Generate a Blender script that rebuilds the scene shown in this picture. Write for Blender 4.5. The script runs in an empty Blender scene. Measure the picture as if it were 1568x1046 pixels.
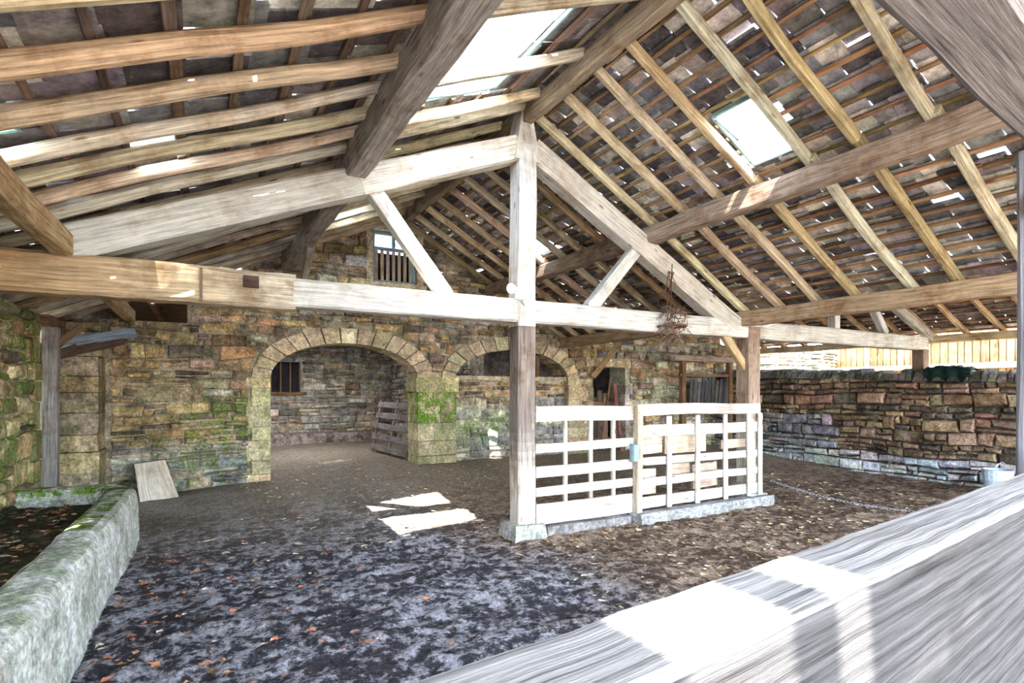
import bpy, math, random
from mathutils import Vector, Matrix, noise
R = random.Random(7)
SC = bpy.context.scene

# ------------------------------------------------------------------ materials
def newmat(name):
    m = bpy.data.materials.new(name); m.use_nodes = True
    nt = m.node_tree; nt.nodes.clear()
    out = nt.nodes.new('ShaderNodeOutputMaterial')
    b = nt.nodes.new('ShaderNodeBsdfPrincipled')
    nt.links.new(b.outputs[0], out.inputs[0])
    b.inputs['Roughness'].default_value = 0.9
    b.inputs['Specular IOR Level'].default_value = 0.2
    return m, nt, b, out
def setin(nt, sock, v):
    if isinstance(v, bpy.types.NodeSocket): nt.links.new(v, sock)
    else: sock.default_value = v
def mix(nt, fac, a, b, blend='MIX'):
    n = nt.nodes.new('ShaderNodeMix'); n.data_type = 'RGBA'; n.blend_type = blend
    setin(nt, n.inputs[0], fac); setin(nt, n.inputs[6], a); setin(nt, n.inputs[7], b)
    return n.outputs[2]
def math_(nt, op, a, b=0.5, clamp=False):
    n = nt.nodes.new('ShaderNodeMath'); n.operation = op; n.use_clamp = clamp
    setin(nt, n.inputs[0], a); setin(nt, n.inputs[1], b); return n.outputs[0]
def noise_(nt, vec, scale, detail=6, rough=0.6):
    n = nt.nodes.new('ShaderNodeTexNoise'); n.inputs['Scale'].default_value = scale
    n.inputs['Detail'].default_value = detail; n.inputs['Roughness'].default_value = rough
    nt.links.new(vec, n.inputs['Vector']); return n.outputs['Fac']
def mapr(nt, v, a, b, c=0.0, d=1.0):
    n = nt.nodes.new('ShaderNodeMapRange'); setin(nt, n.inputs[0], v)
    for i, x in enumerate((a, b, c, d)): n.inputs[i+1].default_value = x
    return n.outputs[0]
def objco(nt): return nt.nodes.new('ShaderNodeTexCoord').outputs['Object']
def mapping(nt, vec, scale):
    n = nt.nodes.new('ShaderNodeMapping'); n.inputs['Scale'].default_value = scale
    nt.links.new(vec, n.inputs['Vector']); return n.outputs[0]
def attr(nt):
    n = nt.nodes.new('ShaderNodeAttribute'); n.attribute_name = 'Col'; return n
def bump(nt, b, h, strength, dist):
    n = nt.nodes.new('ShaderNodeBump'); n.inputs['Strength'].default_value = strength
    n.inputs['Distance'].default_value = dist; nt.links.new(h, n.inputs['Height'])
    nt.links.new(n.outputs[0], b.inputs['Normal'])
def gray(nt, v):
    n = nt.nodes.new('ShaderNodeCombineColor')
    for i in range(3): nt.links.new(v, n.inputs[i])
    return n.outputs[0]

def mat_stone(name, lo=0.3, hi=1.8, lich=0.35):
    m, nt, b, o = newmat(name); co = objco(nt); a = attr(nt)
    n1 = noise_(nt, co, 6, 8, 0.72); n2 = noise_(nt, co, 28, 6, 0.75)
    c = mix(nt, 1.0, a.outputs['Color'], gray(nt, mapr(nt, n1, 0.32, 0.68, lo, hi)), 'MULTIPLY')
    c = mix(nt, 1.0, c, gray(nt, mapr(nt, n2, 0.32, 0.7, 0.45, 1.5)), 'MULTIPLY')
    n4 = noise_(nt, co, 3.1, 6, 0.7)
    c = mix(nt, mapr(nt, n4, 0.56, 0.66, 0, lich), c, (0.66, 0.60, 0.50, 1))
    n5 = noise_(nt, mapping(nt, co, (1.3, 1.3, 0.8)), 1.7, 5, 0.7)
    c = mix(nt, mapr(nt, n5, 0.52, 0.66, 0, 0.65), c, mix(nt, 1.0, c, (0.38, 0.33, 0.32, 1), 'MULTIPLY'))
    n3 = noise_(nt, co, 5.3, 7, 0.78)
    ms = math_(nt, 'MULTIPLY', a.outputs['Alpha'], mapr(nt, n3, 0.43, 0.54))
    gr = mix(nt, mapr(nt, n2, 0.4, 0.6), (0.06, 0.15, 0.03, 1), (0.30, 0.44, 0.09, 1))
    c = mix(nt, ms, c, gr)
    nt.links.new(c, b.inputs['Base Color'])
    h = math_(nt, 'ADD', n1, math_(nt, 'MULTIPLY', n2, 0.5))
    bump(nt, b, h, 1.0, 0.035)
    return m
def mat_wood(name, gs=(1.2, 22, 1), lo=0.35, hi=1.3, bs=0.7, dist=0.01, stain=0.75, dark=0.8):
    m, nt, b, o = newmat(name); a = attr(nt)
    uv = nt.nodes.new('ShaderNodeUVMap').outputs[0]
    co = objco(nt)
    g = noise_(nt, mapping(nt, uv, gs), 2.0, 8, 0.7)
    g2 = noise_(nt, mapping(nt, uv, (gs[0]*0.6, gs[1]*3, 1)), 3.0, 4, 0.6)
    p = noise_(nt, co, 2.6, 6, 0.7); q = noise_(nt, co, 1.7, 6, 0.7)
    c = mix(nt, 1.0, a.outputs['Color'], gray(nt, mapr(nt, g, 0.3, 0.65, lo, hi)), 'MULTIPLY')
    c = mix(nt, mapr(nt, p, 0.48, 0.66, 0, stain), c, mix(nt, 1.0, c, (0.5, 0.38, 0.28, 1), 'MULTIPLY'))
    c = mix(nt, mapr(nt, q, 0.55, 0.68, 0, stain*0.7), c, mix(nt, 1.0, c, (0.62, 0.66, 0.72, 1), 'MULTIPLY'))
    c = mix(nt, mapr(nt, g2, 0.58, 0.70, 0, dark), c, mix(nt, 1.0, c, (0.2, 0.17, 0.15, 1), 'MULTIPLY'))
    v = nt.nodes.new('ShaderNodeTexVoronoi'); v.inputs['Scale'].default_value = 1.0
    nt.links.new(mapping(nt, uv, (2.3, 7, 1)), v.inputs['Vector'])
    c = mix(nt, mapr(nt, v.outputs['Distance'], 0.06, 0.12, 0.75, 0), c, mix(nt, 1.0, c, (0.3, 0.18, 0.1, 1), 'MULTIPLY'))
    nt.links.new(c, b.inputs['Base Color'])
    bump(nt, b, math_(nt, 'ADD', g, math_(nt, 'MULTIPLY', g2, 0.6)), bs, dist)
    return m
def mat_slate(name):
    m, nt, b, o = newmat(name); co = objco(nt); a = attr(nt)
    n1 = noise_(nt, co, 8, 8, 0.78); n2 = noise_(nt, co, 22, 6, 0.75)
    c = mix(nt, 1.0, a.outputs['Color'], gray(nt, mapr(nt, n1, 0.32, 0.68, 0.4, 1.65)), 'MULTIPLY')
    c = mix(nt, mapr(nt, n2, 0.58, 0.67, 0, 0.35), c, (0.52, 0.49, 0.45, 1))
    nt.links.new(c, b.inputs['Base Color']); bump(nt, b, n1, 0.9, 0.015)
    b.inputs['Roughness'].default_value = 0.8
    return m
def mat_floor():
    m, nt, b, o = newmat('floor_dirt'); co = objco(nt)
    big = noise_(nt, co, 0.9, 5, 0.6); mid = noise_(nt, co, 9, 10, 0.76); fine = noise_(nt, co, 34, 7, 0.8)
    patch = noise_(nt, co, 1.9, 5, 0.65)
    md = math_(nt, 'ADD', mid, mapr(nt, patch, 0.3, 0.7, -0.09, 0.09))
    c1 = mix(nt, mapr(nt, md, 0.47, 0.56), (0.095, 0.09, 0.105, 1), (0.64, 0.625, 0.68, 1))
    c2 = mix(nt, mapr(nt, md, 0.45, 0.60), (0.15, 0.10, 0.07, 1), (0.64, 0.50, 0.38, 1))
    s = nt.nodes.new('ShaderNodeSeparateXYZ'); nt.links.new(co, s.inputs[0])
    w = math_(nt, 'ADD', s.outputs[0], math_(nt, 'MULTIPLY', big, 3.0))
    c = mix(nt, mapr(nt, w, 3.6, 5.0), c1, c2)
    c = mix(nt, mapr(nt, math_(nt, 'ADD', s.outputs[1], big), 6.0, 8.8, 0, 0.8), c, (0.46, 0.39, 0.31, 1))
    c = mix(nt, 1.0, c, gray(nt, mapr(nt, fine, 0.36, 0.66, 0.4, 1.75)), 'MULTIPLY')
    c = mix(nt, mapr(nt, fine, 0.59, 0.68, 0, 0.5), c, (0.70, 0.68, 0.67, 1))
    nt.links.new(c, b.inputs['Base Color'])
    bump(nt, b, math_(nt, 'ADD', math_(nt, 'MULTIPLY', mid, 1.5), math_(nt, 'MULTIPLY', fine, 0.7)), 1.0, 0.055)
    b.inputs['Roughness'].default_value = 0.8
    return m
def mat_plain(name, col, rough=0.8, metal=0.0):
    m, nt, b, o = newmat(name); co = objco(nt)
    n = noise_(nt, co, 14, 5, 0.6)
    c = mix(nt, 1.0, col, gray(nt, mapr(nt, n, 0.3, 0.7, 0.7, 1.25)), 'MULTIPLY')
    nt.links.new(c, b.inputs['Base Color']); b.inputs['Roughness'].default_value = rough
    b.inputs['Metallic'].default_value = metal; bump(nt, b, n, 0.2, 0.01)
    return m
def mat_attr(name):
    m, nt, b, o = newmat(name); a = attr(nt); n = noise_(nt, objco(nt), 60, 4, 0.6)
    c = mix(nt, 1.0, a.outputs['Color'], gray(nt, mapr(nt, n, 0.3, 0.7, 0.7, 1.3)), 'MULTIPLY')
    nt.links.new(c, b.inputs['Base Color']); return m
def mat_pane(name, lo, hi):
    m = bpy.data.materials.new(name); m.use_nodes = True; nt = m.node_tree; nt.nodes.clear()
    o = nt.nodes.new('ShaderNodeOutputMaterial'); t = nt.nodes.new('ShaderNodeBsdfTransparent')
    tr = nt.nodes.new('ShaderNodeBsdfTranslucent'); mx = nt.nodes.new('ShaderNodeMixShader')
    n = noise_(nt, objco(nt), 9, 5, 0.6)
    nt.links.new(mapr(nt, n, 0.4, 0.65, lo, hi), mx.inputs[0])
    t.inputs[0].default_value = (1, 1, 1, 1); tr.inputs[0].default_value = (0.85, 0.95, 0.95, 1)
    nt.links.new(t.outputs[0], mx.inputs[1]); nt.links.new(tr.outputs[0], mx.inputs[2]); nt.links.new(mx.outputs[0], o.inputs[0])
    return m
M_STONE = mat_stone('rubble_stone'); M_ASH = mat_stone('ashlar_stone', 0.55, 1.35, 0.3)
M_WOOD = mat_wood('old_timber'); M_WHITEW = mat_wood('limewashed_timber', (1.2,22,1), 0.5, 1.15, 0.6, 0.008, 0.55, 0.7)
M_WEATH = mat_wood('weathered_timber', (1.3, 60, 1), 0.2, 1.6, 1.0, 0.004, 0.2, 0.95)
M_SLATE = mat_slate('stone_slate'); M_FLOOR = mat_floor(); M_LEAF = mat_attr('leaf_litter')
M_PANE = mat_pane('skylight_glass', 0.0, 0.12); M_PANE2 = mat_pane('dirty_glass', 0.6, 0.95)
M_METAL = mat_plain('galvanised_metal', (0.55, 0.56, 0.6, 1), 0.4, 0.8)
M_GRAVEL = mat_plain('yard_ground', (0.26, 0.24, 0.21, 1))
M_PLASTIC = mat_plain('pale_plastic', (0.50, 0.60, 0.70, 1), 0.4)
M_TARP = mat_plain('green_tarp', (0.012, 0.03, 0.028, 1), 0.7)
M_WHITE = mat_plain('white_enamel', (0.8, 0.8, 0.82, 1), 0.4)

# ------------------------------------------------------------------ mesh builder
class MB:
    def __init__(s): s.v = []; s.f = []; s.c = []; s.m = []; s.uv = []
    def face(s, idx, col, mat=0, uv=None):
        s.f.append(idx); s.c.append(col if len(col) == 4 else (*col, 0.0)); s.m.append(mat)
        s.uv.append(uv or [(0, 0)]*len(idx))
    def add(s, pts):
        b = len(s.v); s.v.extend([tuple(p) for p in pts]); return b
    def hexa(s, p, col, mat=0, uvo=None):
        b = s.add(p)
        uo = uvo if uvo is not None else R.random()*20
        for q in ((0,1,2,3),(7,6,5,4),(0,4,5,1),(1,5,6,2),(2,6,7,3),(3,7,4,0)):
            P = [Vector(p[i]) for i in q]
            a = (P[1]-P[0]).length; d = (P[2]-P[1]).length
            if a >= d: uv = [(uo,uo),(uo+a,uo),(uo+a,uo+d),(uo,uo+d)]
            else: uv = [(uo,uo),(uo,uo+a),(uo+d,uo+a),(uo+d,uo)]
            s.face([b+i for i in q], col, mat, uv)
    def box(s, lo, hi, col, mat=0, j=0.0):
        x0,y0,z0 = lo; x1,y1,z1 = hi
        p = [(x0,y0,z0),(x1,y0,z0),(x1,y1,z0),(x0,y1,z0),(x0,y0,z1),(x1,y0,z1),(x1,y1,z1),(x0,y1,z1)]
        if j: p = [tuple(a+R.uniform(-j,j) for a in q) for q in p]
        s.hexa(p, col, mat)
    def beam(s, p0, p1, w, h, col, mat=0, seg=None, wob=0.006, ch=0.012, round_=False, up=(0,0,1), w1=None, h1=None, n=8, colf=None, topcol=None):
        p0 = Vector(p0); p1 = Vector(p1); ax = (p1-p0); L = ax.length; ax.normalize()
        upv = Vector(up)
        if abs(ax.dot(upv)) > 0.98: upv = Vector((0,1,0))
        sd = ax.cross(upv).normalized(); uu = sd.cross(ax).normalized()
        seg = seg or max(1, int(L/0.3)); w1 = w1 or w; h1 = h1 or h
        rings = []; uo = R.random()*30; vo = R.random()*30
        ph = R.random()*50
        for i in range(seg+1):
            t = i/seg; c = p0+ax*(L*t)
            c = c + sd*(wob*2*noise.noise(Vector((ph+t*L*0.8,0,0)))) + uu*(wob*2*noise.noise(Vector((0,ph+t*L*0.8,0))))
            W = (w+(w1-w)*t)/2; H = (h+(h1-h)*t)/2
            if round_:
                pr = [(W*math.cos(2*math.pi*k/n)*(1+0.12*noise.noise(Vector((ph+k,t*L*2,0)))), H*math.sin(2*math.pi*k/n)*(1+0.12*noise.noise(Vector((ph-k,t*L*2,3))))) for k in range(n)]
            else:
                c_ = min(ch, W*0.45, H*0.45)
                pr = [(W,-H+c_),(W,H-c_),(W-c_,H),(-W+c_,H),(-W,H-c_),(-W,-H+c_),(-W+c_,-H),(W-c_,-H)]
                if wob: pr = [(a+R.uniform(-wob,wob)*0.35, b+R.uniform(-wob,wob)*0.35) for a,b in pr]
            rings.append(s.add([c+sd*a+uu*b for a,b in pr]))
            if i == 0:
                per = [0]
                for k in range(len(pr)):
                    a = pr[k]; b = pr[(k+1) % len(pr)]; per.append(per[-1]+math.hypot(a[0]-b[0], a[1]-b[1]))
        N = len(pr)
        for i in range(seg):
            cc = colf((i+0.5)/seg) if colf else col
            for k in range(N):
                k2 = (k+1) % N; u0 = uo+L*i/seg; u1 = uo+L*(i+1)/seg
                s.face([rings[i]+k, rings[i+1]+k, rings[i+1]+k2, rings[i]+k2], topcol if (topcol and k in (1,2,3)) else cc, mat,
                       [(u0,vo+per[k]),(u1,vo+per[k]),(u1,vo+per[k+1]),(u0,vo+per[k+1])])
        cc0 = colf(0) if colf else col; cc1 = colf(1) if colf else col
        s.face([rings[0]+k for k in range(N)], cc0, mat, [(uo+a*0.3, vo+b) for a,b in pr])
        s.face([rings[-1]+k for k in reversed(range(N))], cc1, mat, [(uo+a*0.3, vo+b) for a,b in pr])
    def build(s, name, mats, parent=None, smooth=False):
        me = bpy.data.meshes.new(name); me.from_pydata(s.v, [], s.f)
        for m in mats: me.materials.append(m)
        me.polygons.foreach_set('material_index', s.m)
        at = me.attributes.new('Col', 'FLOAT_COLOR', 'CORNER')
        uvl = me.uv_layers.new(name='UVMap')
        cd = []; ud = []
        for f, c, uv in zip(s.f, s.c, s.uv):
            cd.extend(list(c)*len(f))
            for q in uv: ud.extend(q)
        at.data.foreach_set('color', cd); uvl.data.foreach_set('uv', ud)
        if smooth: me.polygons.foreach_set('use_smooth', [True]*len(s.f))
        me.update()
        o = bpy.data.objects.new(name, me); SC.collection.objects.link(o)
        if parent: o.parent = parent
        return o
def empty(name):
    e = bpy.data.objects.new(name, None); SC.collection.objects.link(e); return e
def vary(c, a=0.15):
    k = 1+R.uniform(-a, a); return tuple(max(0, x*k*(1+R.uniform(-a*0.25, a*0.25))) for x in c)

WHITE = (0.60,0.585,0.545); TAN = (0.48,0.36,0.22); PALE = (0.65,0.54,0.38); BROWN = (0.26,0.17,0.11); DARK = (0.12,0.085,0.07); GREYW = (0.45,0.42,0.38)

# ------------------------------------------------------------------ ground
def sst(a, b, x):
    t = max(0, min(1, (x-a)/(b-a))); return t*t*(3-2*t)
def gz(x, y):
    return 0.2*sst(5.8, 9.9, y)*sst(-1.5, 3.0, x) + 0.05*sst(5.8, 9.9, y)
def make_floor():
    xs = []; x = -2.6
    while x < 16.4: xs.append(x); x += 0.045 if x < 6.5 else 0.15
    ys = []; y = -0.6
    while y < 16.2: ys.append(y); y += 0.045 if 1.5 < y < 6.8 else 0.12
    mb = MB(); n = len(xs)
    for y in ys:
        for x in xs:
            cl = noise.noise(Vector((x*5.5,y*5.5,5))); k = 1-0.6*sst(5.2,6.5,y)
            z = gz(x, y)+0.03*k*noise.noise(Vector((x*1.3,y*1.3,0)))+k*0.026*max(-0.3,cl)+k*0.022*noise.noise(Vector((x*11,y*11,2)))
            mb.v.append((x,y,z))
    for j in range(len(ys)-1):
        for i in range(n-1):
            a = j*n+i; mb.face([a,a+1,a+n+1,a+n], (0.2,0.2,0.2))
    mb.build('floor', [M_FLOOR], smooth=True)
make_floor()
mb = MB(); mb.box((-40,-40,-0.35),(50,45,-0.1),(0.5,0.5,0.5)); mb.build('ground_yard', [M_GRAVEL])

# ------------------------------------------------------------------ stone walls
def stone(mb, fr0, s0, s1, h0, h1, d, col, mat=0, g=0.008, back=-0.03):
    def fr(s,h,dd): return fr0(s, h+0.05*noise.noise(Vector((s*1.3,h*1.2,fr0(0,0,0)[0]))), dd)
    j = min(0.022, (h1-h0)*0.15)
    def r(): return R.uniform(-j, j)
    b = [(s0+g,h0+g),(s1-g,h0+g),(s1-g,h1-g),(s0+g,h1-g)]
    b = [(a+r(), c+r()) for a,c in b]
    cs = (s0+s1)/2; chh = (h0+h1)/2
    def ins(p, k):
        return (p[0]+(k if p[0] < cs else -k), p[1]+(k if p[1] < chh else -k))
    i1 = [ins(p, 0.006) for p in b]; i2 = [ins(p, min(0.028,(h1-h0)*0.24)) for p in b]
    base = mb.add([fr(p[0],p[1],back) for p in b]+[fr(p[0],p[1],d*0.65+R.uniform(-.005,.005)) for p in i1]+[fr(p[0],p[1],d+R.uniform(-.014,.014)) for p in i2]+[fr(cs,chh,d+0.006)])
    for k in range(4):
        k2 = (k+1) % 4
        mb.face([base+k,base+k2,base+4+k2,base+4+k], col, mat)
        mb.face([base+4+k,base+4+k2,base+8+k2,base+8+k], col, mat)
        mb.face([base+8+k,base+8+k2,base+12], col, mat)
class Arch:
    def __init__(s, c, w, base, hs, r): s.c=c; s.w=w; s.b=base; s.hs=hs; s.r=r
    def ext(s, h, t=0.0):
        if h < s.b: return None
        if h <= s.hs: return (s.c-s.w, s.c+s.w)
        q = (h-s.hs)/(s.r+t)
        if q >= 1: return None
        w = (s.w+t)*math.sqrt(1-q*q); return (s.c-w, s.c+w)
    def vert(s, x):
        q = abs(x-s.c)/s.w
        if q >= 1: return None
        return (s.b, s.hs+s.r*math.sqrt(1-q*q))
class Rect:
    def __init__(s, a, b, h0, h1): s.a=a; s.bb=b; s.h0=h0; s.h1=h1
    def ext(s, h, t=0.0): return (s.a, s.bb) if s.h0 <= h <= s.h1 else None
    def vert(s, x): return (s.h0, s.h1) if s.a < x < s.bb else None
def slab(mb, fr, s0, s1, top, thick, ops, col, mat=0, step=0.06, h_start=-0.1):
    n = max(1, int(round((s1-s0)/step)))
    for i in range(n):
        a = s0+(s1-s0)*i/n; b = s0+(s1-s0)*(i+1)/n; m = (a+b)/2
        iv = [(h_start, top(m))]
        for o in ops:
            v = o.vert(m)
            if v:
                nv = []
                for (p,q) in iv:
                    if v[0] > p: nv.append((p, min(q, v[0])))
                    if v[1] < q: nv.append((max(p, v[1]), q))
                iv = [x for x in nv if x[1]-x[0] > 0.01]
        for (p,q) in iv:
            mb.hexa([fr(a,p,-thick),fr(b,p,-thick),fr(b,p,0),fr(a,p,0),fr(a,q,-thick),fr(b,q,-thick),fr(b,q,0),fr(a,q,0)], col, mat)
def courses(mb, fr, s0, s1, top, ops, colf, hmin=0.08, hmax=0.22, lmin=0.14, lmax=0.5, depth=0.05, t=0.27, h_start=-0.05, hstop=6):
    h = h_start
    while h < hstop:
        ch = R.uniform(hmin, hmax); h1 = h+ch
        iv = [(s0, s1)]
        for o in ops:
            es = [e for e in (o.ext(h+0.001,t), o.ext((h+h1)/2,t), o.ext(h1-0.001,t)) if e]
            if es:
                a = min(e[0] for e in es); b = max(e[1] for e in es); nv = []
                for p,q in iv:
                    if a > p: nv.append((p, min(q,a)))
                    if b < q: nv.append((max(p,b), q))
                iv = [x for x in nv if x[1]-x[0] > 0.04]
        any_ = False
        for p,q in iv:
            s = p
            while s < q-0.01:
                L = R.uniform(lmin, lmax)*(0.75+ch*2.2); e = s+L
                if q-e < lmin*0.8: e = q
                m = (s+e)/2; tt = min(top(s+0.01), top(e-0.01), top(m))
                if tt > h+0.04:
                    any_ = True; hh = min(h1, tt)
                    d = depth+R.uniform(-0.028, 0.028)
                    if hh-h > 0.13 and R.random() < 0.42:
                        k = h+(hh-h)*R.uniform(0.35,0.65); sp = s+(e-s)*R.uniform(0.35,0.65)
                        if R.random() < 0.5: stone(mb, fr, s, e, h, k, d, colf(m,h)); stone(mb, fr, s, sp, k, hh, d*0.9, colf(m,k)); stone(mb, fr, sp, e, k, hh, d*0.8, colf(m,k))
                        else: stone(mb, fr, s, sp, h, k, d, colf(m,h)); stone(mb, fr, sp, e, h, k, d*.8, colf(m,h)); stone(mb, fr, s, e, k, hh, d*0.9, colf(m,k))
                    else: stone(mb, fr, s, e, h, hh, d, colf(m,h))
                s = e
        if not any_ and h > 1: break
        h = h1
def arch_ring(mb, fr, A, t, col, depth=0.065, thick=0.5, n=15, mat=1, moss=0.0):
    for i in range(n):
        a0 = math.pi*(i+0.04)/n; a1 = math.pi*(i+0.96)/n
        tt = t+R.uniform(-0.03, 0.03)
        def P(a, k, d): return fr(A.c-(A.w+k)*math.cos(a), A.hs+(A.r+k)*math.sin(a), d)
        c = (*vary(col, 0.22), moss); d = depth+R.uniform(-0.015,0.015)
        mb.hexa([P(a0,-0.01,-thick),P(a1,-0.01,-thick),P(a1,tt,-thick),P(a0,tt,-thick),P(a0,-0.01,d),P(a1,-0.01,d),P(a1,tt,d),P(a0,tt,d)], c, mat)
def quoins(mb, fr, s, sgn, h0, h1, col, thick=0.5, mat=1, moss=0.0, depth=0.055, wmin=0.2, wmax=0.42):
    h = h0; k = 0
    while h < h1-0.03:
        hh = min(h1, h+R.uniform(0.2,0.36))
        if h1-hh < 0.1: hh = h1
        w = wmin if k % 2 else wmax; k += 1
        a, b = (s, s-w) if sgn < 0 else (s, s+w)
        lo, hi = min(a,b), max(a,b); d = depth+R.uniform(-0.015,0.015); g = 0.006
        if sgn < 0: hi += 0.012
        else: lo -= 0.012
        mb.hexa([fr(lo,h+g,-thick),fr(hi,h+g,-thick),fr(hi,h+g,d),fr(lo,h+g,d),fr(lo,hh-g,-thick),fr(hi,hh-g,-thick),fr(hi,hh-g,d),fr(lo,hh-g,d)], (*vary(col,0.25), moss), mat)
        h = hh

BROWNS = [(0.54,0.37,0.22),(0.40,0.27,0.18),(0.60,0.45,0.29),(0.22,0.17,0.15),(0.46,0.37,0.30),(0.64,0.49,0.29),(0.44,0.30,0.23),(0.28,0.21,0.19)]
GREYS = [(0.56,0.53,0.48),(0.47,0.44,0.42),(0.66,0.61,0.52),(0.33,0.32,0.34),(0.55,0.49,0.40)]
def lerp(a, b, t): return tuple(x+(y-x)*t for x,y in zip(a,b))
def gauss(x, z, cx, cz, rx, rz): return math.exp(-((x-cx)/rx)**2-((z-cz)/rz)**2)

def back_col(x, z):
    g = 0.10
    if x > 7.2: g = 0.7
    if z > 2.7: g = 0.35
    if x < 4 and z < 0.6: g = 0.5
    c = vary(R.choice(GREYS if R.random() < g else BROWNS), 0.3)
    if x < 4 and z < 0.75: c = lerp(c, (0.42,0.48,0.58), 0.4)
    if x < -0.3 and z > 1: c = lerp(c, (0.55,0.43,0.24), 0.2)
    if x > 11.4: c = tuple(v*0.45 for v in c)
    m = 1.0*gauss(x,z,0.45,0.75,0.85,0.4)+1.0*gauss(x,z,0.65,1.15,0.4,0.35)+0.9*gauss(x,z,5.0,0.75,0.9,0.3)+0.17
    if z < 0.5: m += 0.25
    return (*c, min(1, m*R.uniform(0.5,1.2)))
ZL = lambda x: 3.42+0.44*x
ZR = lambda x: 4.78-0.556*(x-3.09)
def ztop(x):
    if x < 3.09: return ZL(x)+0.02
    return max(ZR(x)+0.02, 2.75) if x > 6.6 else ZR(x)+0.02
YB = 9.75
frB = lambda s,h,d: (s, YB-d, h)
A1 = Arch(2.20, 1.255, -0.2, 1.80, 0.62); A2 = Arch(5.48, 1.31, -0.2, 1.80, 0.62)
WZ0, WZ1 = 3.52, 4.45
WIN = Rect(2.62, 3.43, WZ0, WZ1); DOOR = Rect(7.42, 8.35, -0.2, 2.12)
def back_top(x):
    if x < -0.2: return 2.62
    if x < 0.55: return 3.05
    if x < 6.6: return min(ztop(x), 4.70)
    return 2.95 if x < 11.5 else 2.75
mb = MB()
ops = [A1, A2, WIN, DOOR]
slab(mb, frB, -1.75, 16.8, back_top, 0.5, ops, (0.40,0.35,0.27,0.0), 0, 0.05)
ops2 = [A1, Rect(A1.c-A1.w-0.3, A1.c+A1.w+0.35, -0.3, 1.8), A2, Rect(A2.c-A2.w-0.35, A2.c+A2.w+0.3, -0.3, 1.8), Rect(2.52,3.53,WZ0-.08,WZ1+.1), Rect(7.3,8.47,-0.3,2.2)]
courses(mb, frB, -1.15, 16.8, back_top, ops2, back_col)
TANST = (0.66,0.56,0.40)
arch_ring(mb, frB, A1, 0.27, TANST); arch_ring(mb, frB, A2, 0.27, TANST)
quoins(mb, frB, A1.c-A1.w, -1, 0.0, 1.8, TANST, wmin=0.26, wmax=0.34, moss=0.35)
h = 0.1
while h < 1.85:
    hh = min(1.85, h+R.uniform(0.24,0.36)); e = 0.04 if hh >= 1.84 else 0
    a = A1.c+A1.w-0.02-e; b = A2.c-A2.w+0.02+e; sp = a+(b-a)*R.uniform(0.35,0.7)
    for p,q in ((a,sp-.006),(sp,b)):
        dd = .07+e+R.uniform(-.01,.01)
        mb.hexa([frB(p,h+.006,-.5),frB(q,h+.006,-.5),frB(q,h+.006,dd),frB(p,h+.006,dd),frB(p,hh-.006,-.5),frB(q,hh-.006,-.5),frB(q,hh-.006,dd),frB(p,hh-.006,dd)], (*vary((0.64,0.54,0.36),0.25), 1.0 if 0.8 < h < 1.5 else 0.35), 1)
    h = hh
quoins(mb, frB, A2.c+A2.w, 1, 0.0, 1.85, (0.60,0.48,0.32), wmin=0.5, wmax=0.6)
quoins(mb, frB, 7.42, -1, 0.0, 2.12, (0.45,0.36,0.25), wmin=0.12, wmax=0.16)
quoins(mb, frB, 8.35, 1, 0.0, 2.12, (0.6,0.56,0.5), wmin=0.12, wmax=0.2)
mb.box((7.25,YB-0.06,2.12),(8.5,YB+0.5,2.32),(*TANST,0),1,0.006)
for a,b in ((2.5,2.62),(3.43,3.55)): mb.box((a,YB-0.05,WZ0-.05),(b,YB+0.5,WZ1),(*vary(TANST),0),1,0.005)
mb.box((2.45,YB-0.07,WZ0-.12),(3.6,YB+0.5,WZ0),(*TANST,0),1,0.005); mb.box((2.5,YB-0.06,WZ1),(3.55,YB+0.5,WZ1+.1),(*TANST,0),1,0.005)
mb.build('wall_back', [M_STONE, M_ASH])

mb = MB(); frI = lambda s,h,d: (s, YB+0.12-d, h)
slab(mb, frI, 4.17, 6.8, lambda x: 1.80, 0.3, [], (0.5,0.45,0.38,0.2), 0, 0.4)
courses(mb, frI, 4.17, 6.8, lambda x: 1.78, [], lambda x,z: (*vary(R.choice(GREYS if z < 1.3 else BROWNS),0.25), 0.9*gauss(x,z,4.8,0.8,1.2,0.4)), depth=0.04)
mb.box((4.17,YB+0.02,1.80),(6.8,YB+0.4,1.88),(0.62,0.54,0.42,0),1,0.006)
mb.beam((5.55,YB+0.2,1.86),(5.55,YB+0.2,2.42),0.09,0.09,BROWN,2); mb.beam((6.15,YB+0.2,1.86),(6.15,YB+0.2,2.36),0.09,0.09,BROWN,2)
mb.build('arch_infill_masonry', [M_STONE, M_ASH, M_WOOD])

# left wall + corner pillar
frL = lambda s,h,d: (-1.7+d, s, h)
def left_col(x, z):
    c = vary(R.choice(BROWNS+[(0.66,0.56,0.36)]*4), 0.25)
    return (*c, min(1, 0.15+0.85*R.random()))
mb = MB()
slab(mb, frL, 1.0, 8.35, lambda x: 2.50, 0.5, [], (0.55,0.48,0.36,0.3), 0, 1.0)
courses(mb, frL, 1.0, 8.05, lambda x: 2.50, [], left_col, hmin=0.14, hmax=0.32, lmin=0.3, lmax=0.65)
quoins(mb, frL, 8.35, -1, 0.0, 2.5, (0.55,0.46,0.28), moss=0.6, wmin=0.25, wmax=0.35)
h = 0.0
while h < 2.5:
    hh = min(2.5, h+R.uniform(0.2,0.36)); mb.box((-2.1,9.15,h+0.005),(-1.2+R.uniform(-.02,.02),9.75,hh-0.005),(*vary(R.choice([(0.44,0.33,0.22),(0.32,0.25,0.19),(0.50,0.42,0.30)]),0.25),0.2),0,0.008); h = hh
mb.box((-2.2,9.3,-0.1),(-1.7,10.2,2.5),(0.4,0.35,0.3,0),0)
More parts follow.
